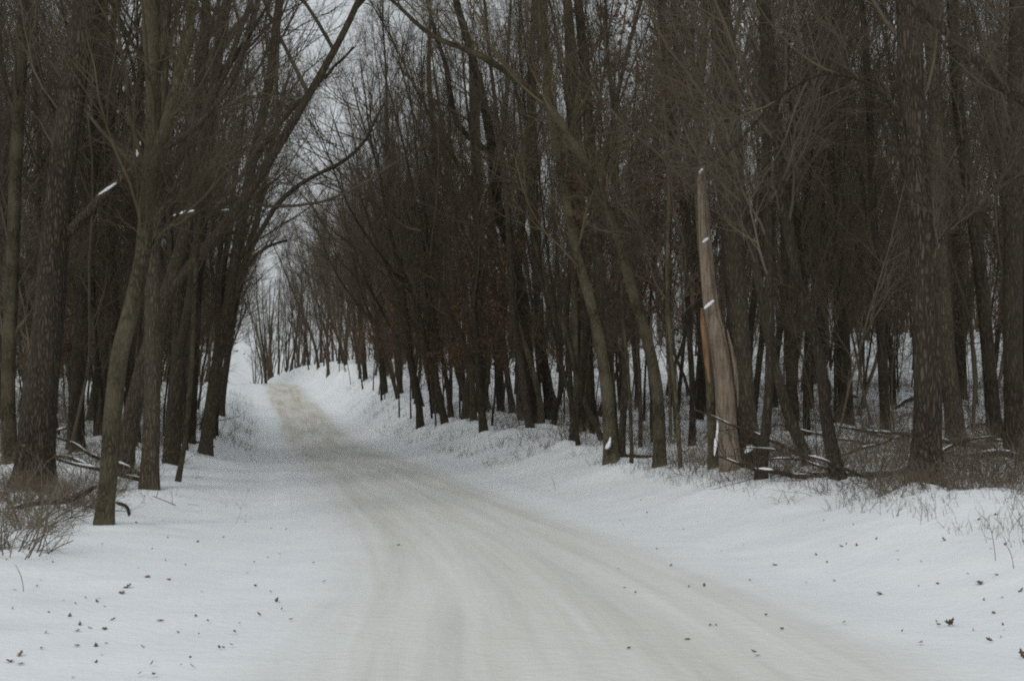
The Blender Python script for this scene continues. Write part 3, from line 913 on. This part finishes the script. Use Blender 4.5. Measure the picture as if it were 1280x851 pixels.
B2, R2 = grow(B1, R1, 5, .1, 1, (20, 55), lambda t, pi, m, r: .5 + 1.0 * r.rand(m), 3, lambda t, L, r, m: np.full(m, .010), up=.08, rs=rs)
tubes(acc, B2, R2, 3)
g = link('far_woods', acc.mesh('far_woods_mesh'), M_twig); tag(g, 'far-off mass of bare woods closing the view behind the nearer trees', 'woods', kind='stuff')
# pale distant treeline across the field beyond the crest
for q, (px, Y, Hs) in enumerate([(291, 330, .55), (300, 360, .6), (309, 345, .5), (296, 420, .7), (316, 400, .6)]):
    X = (px - 640) / F * Y; gz = float(ground_h(X, Y)); t_, c_ = protos[(q * 2) % 12]
    root = empty('bare_tree', (X, Y, gz - .3)); root.scale = (Hs * 1.1, Hs * 1.1, Hs)
    tag(root, 'small faint tree seen through the bright gap beyond the crest', 'tree', 'faint trees beyond the crest')
    link('trunk', t_, None, root); link('crown', c_, None, root)


# ------------------------------------------------------------------ undergrowth, grass, sticks
def stems(name, pts, h0, h1, rad, lean, seed, mat, label, cat, branches=2, K=4, kind='stuff'):
    rs = np.random.RandomState(seed); n = len(pts)
    gz = ground_h(pts[:, 0], pts[:, 1])
    P = np.zeros((n, K, 3)); P[:, 0] = np.stack([pts[:, 0], pts[:, 1], gz - .05], 1)
    d = unit(np.stack([lean * rs.randn(n), lean * rs.randn(n), np.ones(n)], 1)); L = rs.uniform(h0, h1, n) * (.5 + rs.rand(n))
    for q in range(1, K):
        d = unit(d + .22 * rs.randn(n, 3)); P[:, q] = P[:, q - 1] + d * (L / (K - 1))[:, None]
    R = (rad * (.6 + .9 * rs.rand(n)))[:, None] * np.linspace(1, .35, K)[None]
    acc = Acc(); tubes(acc, P, R, 3)
    if branches:
        B, Rb = grow(P, R, branches, .25, 1, (25, 60), lambda t, pi, m, r: L[pi] * (.25 + .35 * r.rand(m)), 3, lambda t, l, r, m: np.full(m, rad * .6), up=.05, rs=rs)
        tubes(acc, B, Rb, 3)
    o = link(name, acc.mesh(name + '_mesh'), mat); tag(o, label, cat, kind=kind)
    return o


def field(n, ymin, ymax, side, smin, smax, clump=.9, seed=1, power=1.4, cone=.40, thr=0.0):
    rs = np.random.RandomState(seed); out = []; tot = 0
    while tot < n:
        Y = ymin + (ymax - ymin) * rs.rand(6000)**power; s = smin + (smax - smin) * rs.rand(6000)
        X = road_x(Y) + side * (half_w(Y) + s)
        m = (np.abs(X) < cone * Y + 1) & (vnoise(X / clump, Y / clump, seed) + .35 * vnoise(X / 4, Y / 4, seed + 1) > thr)
        out.append(np.stack([X[m], Y[m]], 1)); tot += m.sum()
    return np.concatenate(out)[:n]


stems('undergrowth', field(8500, 19, 80, 1, 3.3, 26, seed=21, power=1.2), .25, .85, .0065, .6, 31, M_brush, 'brown tangle of brush and twigs over the right forest floor', 'undergrowth', 3)
stems('undergrowth', field(5500, 17, 80, -1, 3.2, 16, seed=22, power=1.1), .25, .85, .0065, .6, 32, M_brush, 'brown tangle of brush and twigs over the left forest floor', 'undergrowth', 3)
stems('dry_grass', field(3000, 13, 32, 1, 2.2, 5.2, clump=.5, seed=23, power=1.0, thr=-.12), .10, .34, .0028, .35, 33, M_brush, 'dry brown grass and weed stems edging the right verge', 'grass', 2)
stems('dry_grass', field(900, 12, 60, -1, 2.9, 4.4, clump=.5, seed=24, power=1.0, thr=.05), .12, .38, .0028, .4, 34, M_brush, 'dry brown grass and weed stems edging the left verge', 'grass', 2)
stems('undergrowth', field(1500, 18.5, 29, 1, 2.9, 8.5, clump=.7, seed=29, power=1.0, thr=-.2), .25, .6, .005, .7, 41, M_brush, 'dense low brown brush along the right edge of the woods', 'undergrowth', 3)
stems('undergrowth', field(1500, 16, 26, -1, 3.2, 7, clump=.7, seed=28, power=1.0, thr=-.1), .2, .6, .005, .7, 42, M_brush, 'dense low brown brush along the left edge of the woods', 'undergrowth', 3)
stems('bank_grass', field(1500, 34, 120, 1, .9, 3.6, clump=.9, seed=25, power=1.0, thr=.12), .12, .4, .005, .5, 35, M_brush, 'sparse dead weeds poking out of the long snow bank', 'grass', 2)
stems('bank_grass', field(420, 17, 60, -1, 1.0, 3.6, clump=.6, seed=27, power=1.0, thr=.22), .05, .2, .003, .6, 43, M_brush, 'scattered short weed tips poking through the left verge snow', 'grass', 1)
stems('bank_grass', field(420, 50, 125, -1, .9, 4.2, clump=1.4, seed=26, power=1.0, thr=.1), .2, .7, .007, .5, 36, M_brush, 'dead weeds and brush on the left bank below the crest', 'grass', 3)


def shrub(px, py, r, h, n, seed, label, mat=M_brush, group=None, flat=.9):
    rs = np.random.RandomState(seed); Y = hit(px, py); p = at(px, py, Y)
    a = rs.rand(n) * 6.28; q = r * np.sqrt(rs.rand(n))
    bx = p[0] + q * np.cos(a) * .5; byy = p[1] + q * np.sin(a) * .5
    gz = ground_h(bx, byy); K = 7
    P = np.zeros((n, K, 3)); P[:, 0] = np.stack([bx, byy, gz - .1], 1)
    d = unit(np.stack([flat * np.cos(a), flat * np.sin(a), .9 * np.ones(n)], 1) + .25 * rs.randn(n, 3)); L = h * rs.uniform(.7, 1.5, n)
    for k_ in range(1, K):
        d = unit(d + .16 * rs.randn(n, 3) - [0, 0, .03]); P[:, k_] = P[:, k_ - 1] + d * (L / (K - 1))[:, None]
    R = rs.uniform(.005, .011, n)[:, None] * np.linspace(1, .4, K)[None]
    base = np.array([p[0], p[1], float(ground_h(p[0], p[1]))])
    acc = Acc(); tubes(acc, P, R, 4)
    B, Rb = grow(P, R, 6, .15, 1, (25, 65), lambda t, pi, m, r_: L[pi] * (.2 + .35 * r_.rand(m)), 4, lambda t, l, r_, m: np.full(m, .0035), up=.02, rs=rs)
    tubes(acc, B, Rb, 3)
    B, Rb = grow(B, Rb, 3, .2, 1, (25, 65), lambda t, pi, m, r_: .08 + .2 * r_.rand(m), 3, lambda t, l, r_, m: np.full(m, .0024), up=.02, rs=rs)
    tubes(acc, B, Rb, 3)
    o = link('shrub', acc.mesh('shrub_mesh', base), mat, loc=base); tag(o, label, 'shrub', group)


SH = [(8, 690, .8, .75, 45, 'leafless brown shrub at the left border, nearest the camera'),
      (40, 655, .7, .6, 34, 'tangled low shrub in front of the thick furrowed left tree'),
      (95, 640, .6, .5, 26, 'tangled low shrub left of the leaning lichened tree'),
      (1085, 600, .8, .7, 34, 'dry brown shrub between the curved leaning tree and the thick tree'),
      (1015, 600, .6, .6, 26, 'dry brown shrub between the two dark leaning trees'),
      (1210, 600, .9, .75, 36, 'dark tangled shrub right of the thick snow-footed tree'),
      (1262, 600, .9, .85, 40, 'dark tangled shrub at the right border of the photo'),
      (975, 596, .5, .5, 20, 'small dry shrub right of the bleached snag'),
      (1130, 622, .4, .38, 22, 'short brown shrub beside the snow drift of the thick tree'),
      (1180, 626, .5, .4, 22, 'short brown shrub at the right foot of the thick tree'),
      (865, 592, .5, .45, 16, 'wispy shrub between the arching tree and the snag'),
      (285, 512, 1.0, .8, 12, 'brown shrub on the left bank under the crest'),
      (275, 540, .8, .7, 10, 'brown shrub at the foot of the left bank'),
      (205, 580, .6, .6, 18, 'wispy shrub behind the straight grey left trunk'),
      (470, 478, 1.2, .7, 14, 'dark shrub poking from the bank top by the crest'),
      (412, 464, 1.3, .6, 12, 'snowy dark shrub closest to the crest on the bank')]
for q, (px, py, r, h, n, lb) in enumerate(SH): shrub(px, py, r, h, int(n * .75), 900 + q, lb)


# fallen logs / branches
def log(pts, label, seed, mat=M_bark_dark, lift=0.0, name='fallen_log', twigs=False, snowcap=False):
    Y = hit(pts[0][0], pts[0][1]) + lift
    Yl = hit(pts[-1][0], pts[-1][1]) + lift
    if abs(Yl - Y) > 4: Yl = Y + 1
    P = []; R = []
    for i, (x, y, w) in enumerate(pts):
        Yi = Y + (Yl - Y) * i / (len(pts) - 1); p = at(x, y, Yi)
        P.append(p); R.append(w * Yi / F / 2)
    Q, r = resample(P, R, 24); rs = np.random.RandomState(seed)
    base = Q[0].copy(); acc = Acc()
    R2 = r.copy(); R2[0] *= .3; R2[-1] *= .3
    tubes(acc, Q[None], R2[None], 10, bark_lobes(seed, .1))
    if twigs:
        B, Rb = grow(Q[None], r[None], 9, .2, 1, (25, 60), lambda t, pi, m, q_: .3 + .6 * q_.rand(m), 5, lambda t, l, q_, m: np.full(m, .006), up=.03, rs=rs)
        tubes(acc, B, Rb, 3)
    o = link(name, acc.mesh('log_mesh', base), mat, loc=base)
    tag(o, label, 'fallen log' if name == 'fallen_log' else 'fallen branch')
    if snowcap:
        a2 = Acc(); m = np.sin(np.linspace(0, PI, 24)) * (.6 + .5 * vnoise(np.arange(24) * .6, 0 * np.arange(24) + seed, 3))
        tubes(a2, (Q + np.stack([0 * r, 0 * r, r * .8], 1))[None], (r * .85 * np.clip(m, .02, 1))[None], 10)
        link('snow_cap', a2.mesh('snow_cap_mesh', base), M_snow, o)


log([(776, 570, 5), (815, 572, 6), (850, 574, 6), (893, 577, 6)], 'thin fallen rail-like log behind the foot of the arching tree', 1, lift=-1.5)
log([(995, 592, 6), (1060, 594, 8), (1120, 590, 7), (1142, 588, 6)], 'dark log lying in brush left of the thick snow-footed tree', 2, lift=-1.2, snowcap=True)
log([(1065, 497, 9), (1078, 503, 9), (1092, 508, 8)], 'snow-topped short log deep behind the leaning dark trees', 3, snowcap=True)
log([(1118, 514, 6), (1128, 503, 6), (1142, 498, 6)], 'snow-topped bent log close left of the thick tree', 4, snowcap=True)
log([(835, 507, 8), (850, 509, 9), (866, 510, 8)], 'snow-topped log behind the slim trunk left of the snag', 5, snowcap=True)
log([(0, 640, 5), (40, 630, 6), (90, 624, 6), (121, 607, 5)], 'long fallen branch on the brush by the thick left tree', 6, name='fallen_branch', twigs=True)
log([(72, 550, 6), (95, 578, 6), (121, 607, 6)], 'slanting dead branch propped between the two nearest left trunks', 7, name='fallen_branch')
log([(145, 628, 4), (158, 633, 4), (161, 645, 4), (158, 658, 3)], 'hooked dead branch on the snow right of the leaning lichened tree', 8, name='fallen_branch')
log([(178, 616, 4), (195, 623, 4), (221, 633, 3)], 'dead branch on snow at the foot of the straight grey trunk', 9, name='fallen_branch', twigs=True)
log([(1150, 560, 8), (1200, 572, 9), (1250, 566, 8), (1285, 575, 9)], 'dark snow-dusted log in the tangle near the right border', 10, snowcap=True, lift=-1.5)
log([(935, 590, 20), (938, 575, 20), (940, 558, 17)], 'short rotten stump at the right foot of the bleached snag', 11, name='fallen_log')
log([(264, 548, 8), (272, 556, 9), (277, 566, 7)], 'dark broken stub leaning out of the left bank', 12, name='fallen_branch')
log([(1035, 452, 3), (1046, 480, 3), (1100, 555, 4)], 'slanting dead branch crossing behind the very thin sapling', 13, name='fallen_branch')

rsl = np.random.RandomState(5)
for q in range(22):
    if q < 15: px = rsl.uniform(940, 1275); py = rsl.uniform(528, 612); lb = ('dead branch fallen among the brush of the right woods', 'fallen branches in the right woods')
    else: px = rsl.uniform(20, 225); py = rsl.uniform(540, 622); lb = ('dead branch fallen among the trunks of the left woods', 'fallen branches in the left woods')
    Y = hit(px, py); p = at(px, py, Y); L = rsl.uniform(1.2, 3.0); a = rsl.uniform(-.5, .5); K = 8
    P = np.zeros((K, 3)); P[0] = p + [0, 0, .06]; d = unit(np.array([math.cos(a) * rsl.choice([-1, 1]), math.sin(a), rsl.uniform(.0, .35)]))
    for k_ in range(1, K):
        d = unit(d + .13 * rsl.randn(3)); P[k_] = P[k_ - 1] + d * L / (K - 1)
    P[:, 2] = np.maximum(P[:, 2], ground_h(P[:, 0], P[:, 1]) + .05)
    R = rsl.uniform(.022, .055) * np.linspace(1, .3, K); acc = Acc(); Q, r = resample(P, R, 20); r[0] *= .4
    tubes(acc, Q[None], r[None], 8, bark_lobes(q, .1))
    B, Rb = grow(Q[None], r[None], 8, .15, 1, (30, 65), lambda t, pi, m, q_: .3 + .7 * q_.rand(m), 5, lambda t, l, q_, m: np.full(m, .009), up=.04, rs=rsl); tubes(acc, B, Rb, 4)
    B, Rb = grow(B, Rb, 4, .2, 1, (30, 65), lambda t, pi, m, q_: .1 + .3 * q_.rand(m), 3, lambda t, l, q_, m: np.full(m, .004), up=.02, rs=rsl); tubes(acc, B, Rb, 3)
    o = link('fallen_branch', acc.mesh('branch_mesh', p), M_bark, loc=p); tag(o, lb[0], 'fallen branch', lb[1])
    a2 = Acc(); m = np.clip(np.sin(np.arange(20) * .9 + q) * 1.2, .02, 1) * np.sin(np.linspace(0, PI, 20))
    tubes(a2, (Q + np.stack([0 * r, 0 * r, r * .9], 1))[None], (r * .9 * np.clip(m, .01, 1))[None], 8)
    link('snow_cap', a2.mesh('snow_cap_mesh', p), M_snow, o)

# weeds standing alone on the verge
for q, (px, py, h, lb) in enumerate([(1245, 700, .42, 'single bent weed stalk standing in the right verge snow'), (1268, 712, .25, 'short weed stalk at the right border'),
                                    (694, 612, .28, 'lone weed stalk on the snow bank left of the clump'), (30, 740, .25, 'arched weed stalk in the snow at lower left'),
                                    (60, 690, .25, 'small weed stalk below the left shrub')]):
    Y = hit(px, py); p = at(px, py, Y); p[2] = float(ground_h(p[0], p[1]))
    P = np.array([[0, 0, -.05], [-.02, 0, h * .4], [-.05, 0, h * .75], [-.09, .02, h]]); acc = Acc()
    Q, r = resample(P, [.004, .0035, .003, .0015], 10); tubes(acc, Q[None], r[None], 5)
    B, Rb = grow(Q[None], r[None], 4, .4, 1, (25, 50), lambda t, pi, m, q_: .04 + .08 * q_.rand(m), 3, lambda t, l, q_, m: np.full(m, .0016), rs=np.random.RandomState(q))
    tubes(acc, B, Rb, 3)
    o = link('weed_stalk', acc.mesh('weed_mesh'), M_brush, loc=p); tag(o, lb, 'weed')

# ------------------------------------------------------------------ snow caught on limbs
def snow_on(pts, Y, label, seed, rad=1.0):
    P = [at(x, y, Y) for x, y, w in pts]; R = [w * Y / F / 2 * .6 for x, y, w in pts]
    Q, r = resample(P, R, 14); r = r * (.75 + .5 * (vnoise(np.arange(14) * .7, np.zeros(14) + seed, 4) + .5)); r[0] *= .15; r[-1] *= .15
    base = Q[0].copy(); acc = Acc(); tubes(acc, Q[None], r[None], 9, bark_lobes(seed, .2))
    o = link('snow_patch', acc.mesh('snow_patch_mesh', base), M_snow, loc=base); tag(o, label, 'snow patch')


Lb = base_pts['thickest left-hand tree, dark deeply furrowed trunk standing in the brush'][0][1]
Rb_ = base_pts['tree leaning out over the road on the left, its base nearest the curve'][0][1]
Sb = base[1]
sY = snag_info[2][1]
snow_on([(113, 255, 4), (122, 246, 7), (133, 237, 6), (146, 228, 4)], Lb + .25, 'long snow patch on the slanting limb of the thick left tree', 1)
snow_on([(171, 196, 4), (173, 187, 8), (175, 177, 4)], Lb - .1, 'small bright snow patch by the fork of the lichened tree', 2)
snow_on([(214, 270, 2), (228, 266, 4.5), (244, 263, 3)], Lb - 2, 'thin snow streak on the crooked twig left of the road', 3)
snow_on([(276, 263, 3), (284, 262, 4), (292, 262, 2)], Rb_ - .5, 'tiny snow streak on the arching branch over the road', 4)
snow_on([(675, 374, 4), (679, 366, 8), (684, 358, 4)], base_pts['trunk on the right side of the black hollow'][0][1] - .5, 'isolated snow patch above the black hollow', 5)
snow_on([(878, 303, 3), (882, 300, 8), (886, 297, 3)], sY - .12, 'snow clump on the upper knot of the bleached snag', 6)
snow_on([(880, 386, 3), (886, 381, 9), (893, 375, 3)], sY - .2, 'snow clump on the middle bend of the bleached snag', 7)
snow_on([(874, 218, 4), (877, 212, 7), (880, 208, 3)], sY, 'snow bit on the broken tip of the bleached snag', 8)
snow_on([(770, 258, 2), (790, 256, 3.5), (810, 258, 3.5), (829, 260, 2)], base_pts['stout olive-tinged trunk set back behind the snowy clump'][0][1] - .1, 'thin snow line on a horizontal twig right of the arching tree', 10)
snow_on([(893, 570, 3), (895, 552, 6), (897, 536, 4), (897, 524, 2)], sY - .25, 'snow plastered up the left flank of the bleached snag', 11)
cY = base_pts['olive tree curving up and left out of the snowy clump at mid road'][0][1]
snow_on([(757, 561, 4), (760, 557, 9), (762, 552, 6), (763, 546, 3)], cY - .3, 'snow caught in the crotch of the clump at mid road', 12)
snow_on([(931, 566, 5), (938, 560, 12), (946, 560, 5)], sY - .3, 'snow cap on the rotten stump beside the snag', 13)
snow_on([(1042, 485, 3), (1038, 470, 9), (1034, 455, 4)], 45, 'slanting snow patch behind the curved leaning tree', 14)

# ------------------------------------------------------------------ fallen leaves on the snow
leaf_mes = []
for v in range(4):
    rs = np.random.RandomState(40 + v); n = 15; L = 1.0
    t = np.linspace(0, 1, n)
    w = np.sin(t**.8 * PI) * (.26 + .12 * np.sin(t * 22 + v)); w[0] = w[-1] = .01
    curl = .5 * (t - .5)**2 * (1 + v * .4)
    Vv = []
    for q in range(n):
        Vv += [(t[q] - .5, w[q], curl[q] + .30 * abs(w[q]) * (1 + .4 * v)), (t[q] - .5, 0, curl[q]), (t[q] - .5, -w[q], curl[q] + .42 * abs(w[q]))]
    Fv = []
    for q in range(n - 1):
        Fv += [(3 * q, 3 * q + 1, 3 * q + 4, 3 * q + 3), (3 * q + 1, 3 * q + 2, 3 * q + 5, 3 * q + 4)]
    m_ = mesh_from('leaf_mesh', np.array(Vv), np.array(Fv)); m_.materials.append(M_leaf_d); leaf_mes.append(m_)
spots = [(160, 735, 2.2), (153, 742, 1.7), (100, 782, 1.5), (97, 790, 1.5), (112, 786, 1), (130, 788, 1.2), (120, 808, 1.3), (12, 828, 1.6), (25, 820, 1.8), (52, 812, 1.2), (293, 795, 1.4),
         (247, 678, 1.2), (184, 722, 1.5), (200, 778, 1.5), (240, 838, 1.2), (968, 707, 2.2), (1052, 685, 1.3), (1100, 744, 1.6), (1225, 731, 2.4), (1180, 678, 2.0), (1190, 783, 2.0), (1216, 789, 1.2),
         (1237, 805, 1.4), (1096, 677, 1.0), (1020, 695, 1.2), (1278, 825, 2), (1185, 784, 2), (895, 786, 1.1), (498, 684, 1.1), (821, 689, 1), (309, 717, .8), (318, 703, .8), (1277, 740, 1.5)]
for _ in range(75):
    spots.append((random.uniform(0, 420), random.uniform(655, 850), random.uniform(.6, 1.2)))
for _ in range(85):
    spots.append((random.uniform(760, 1279), random.uniform(612, 830), random.uniform(.6, 1.2)))
for _ in range(30):
    spots.append((random.uniform(380, 700), random.uniform(520, 640), random.uniform(.4, .8)))
for (px, py, s) in spots:
    Y = hit(px, py); p = at(px, py, Y)
    gz = float(ground_h(p[0], p[1]))
    sd, off = side_s(p[0], p[1])
    if sd < -.2 and s < 1: continue
    o = link('fallen_leaf', random.choice(leaf_mes)); o.location = (p[0], p[1], gz + (.03 if sd < .3 else .008))
    sc_ = .031 * s * (1 + .3 * random.random()); o.scale = (sc_ * 1.3, sc_ * 1.3, sc_)
    o.rotation_euler = (random.gauss(0, .5), random.gauss(0, .5), random.uniform(0, 6.28))
    if off < 0: tag(o, 'curled dead brown leaf lying on the snow left of the road', 'leaf', 'fallen leaves on the left snow')
    else: tag(o, 'curled dead brown leaf lying on the snow right of the road', 'leaf', 'fallen leaves on the right snow')

# ------------------------------------------------------------------ light
SUN_EL = math.radians(38); SUN_AZ = math.radians(200)
w = bpy.data.worlds.new('World'); sc.world = w; w.use_nodes = True
nt = w.node_tree
bg = nt.nodes['Background']
sky = nt.nodes.new('ShaderNodeTexSky'); sky.sky_type = 'NISHITA'; sky.sun_disc = False
sky.sun_elevation = SUN_EL; sky.sun_rotation = SUN_AZ; sky.dust_density = 4; sky.air_density = 1.0; sky.ozone_density = 1.0
hs = nt.nodes.new('ShaderNodeHueSaturation'); hs.inputs['Saturation'].default_value = .25
nt.links.new(sky.outputs[0], hs.inputs['Color'])
ov = nt.nodes.new('ShaderNodeMix'); ov.data_type = 'RGBA'; ov.inputs[0].default_value = .75
nt.links.new(hs.outputs[0], ov.inputs[6]); ov.inputs[7].default_value = (6.0, 6.45, 6.65, 1)
nt.links.new(ov.outputs[2], bg.inputs[0]); bg.inputs[1].default_value = .108
sd_ = bpy.data.lights.new('sun', 'SUN'); sd_.energy = .62; sd_.angle = math.radians(14); sd_.color = (1, .985, .95)
so = bpy.data.objects.new('sun', sd_); COL.objects.link(so)
dv = Vector((math.sin(SUN_AZ) * math.cos(SUN_EL), math.cos(SUN_AZ) * math.cos(SUN_EL), math.sin(SUN_EL)))
so.rotation_euler = dv.to_track_quat('Z', 'Y').to_euler()

sc.view_settings.view_transform = 'Standard'
sc.view_settings.look = 'None'
sc.view_settings.exposure = 0
sc.cycles.max_bounces = 3
sc.cycles.diffuse_bounces = 2
sc.cycles.filter_width = 2.0
sc.cycles.use_denoising = False
sc.cycles.use_adaptive_sampling = False
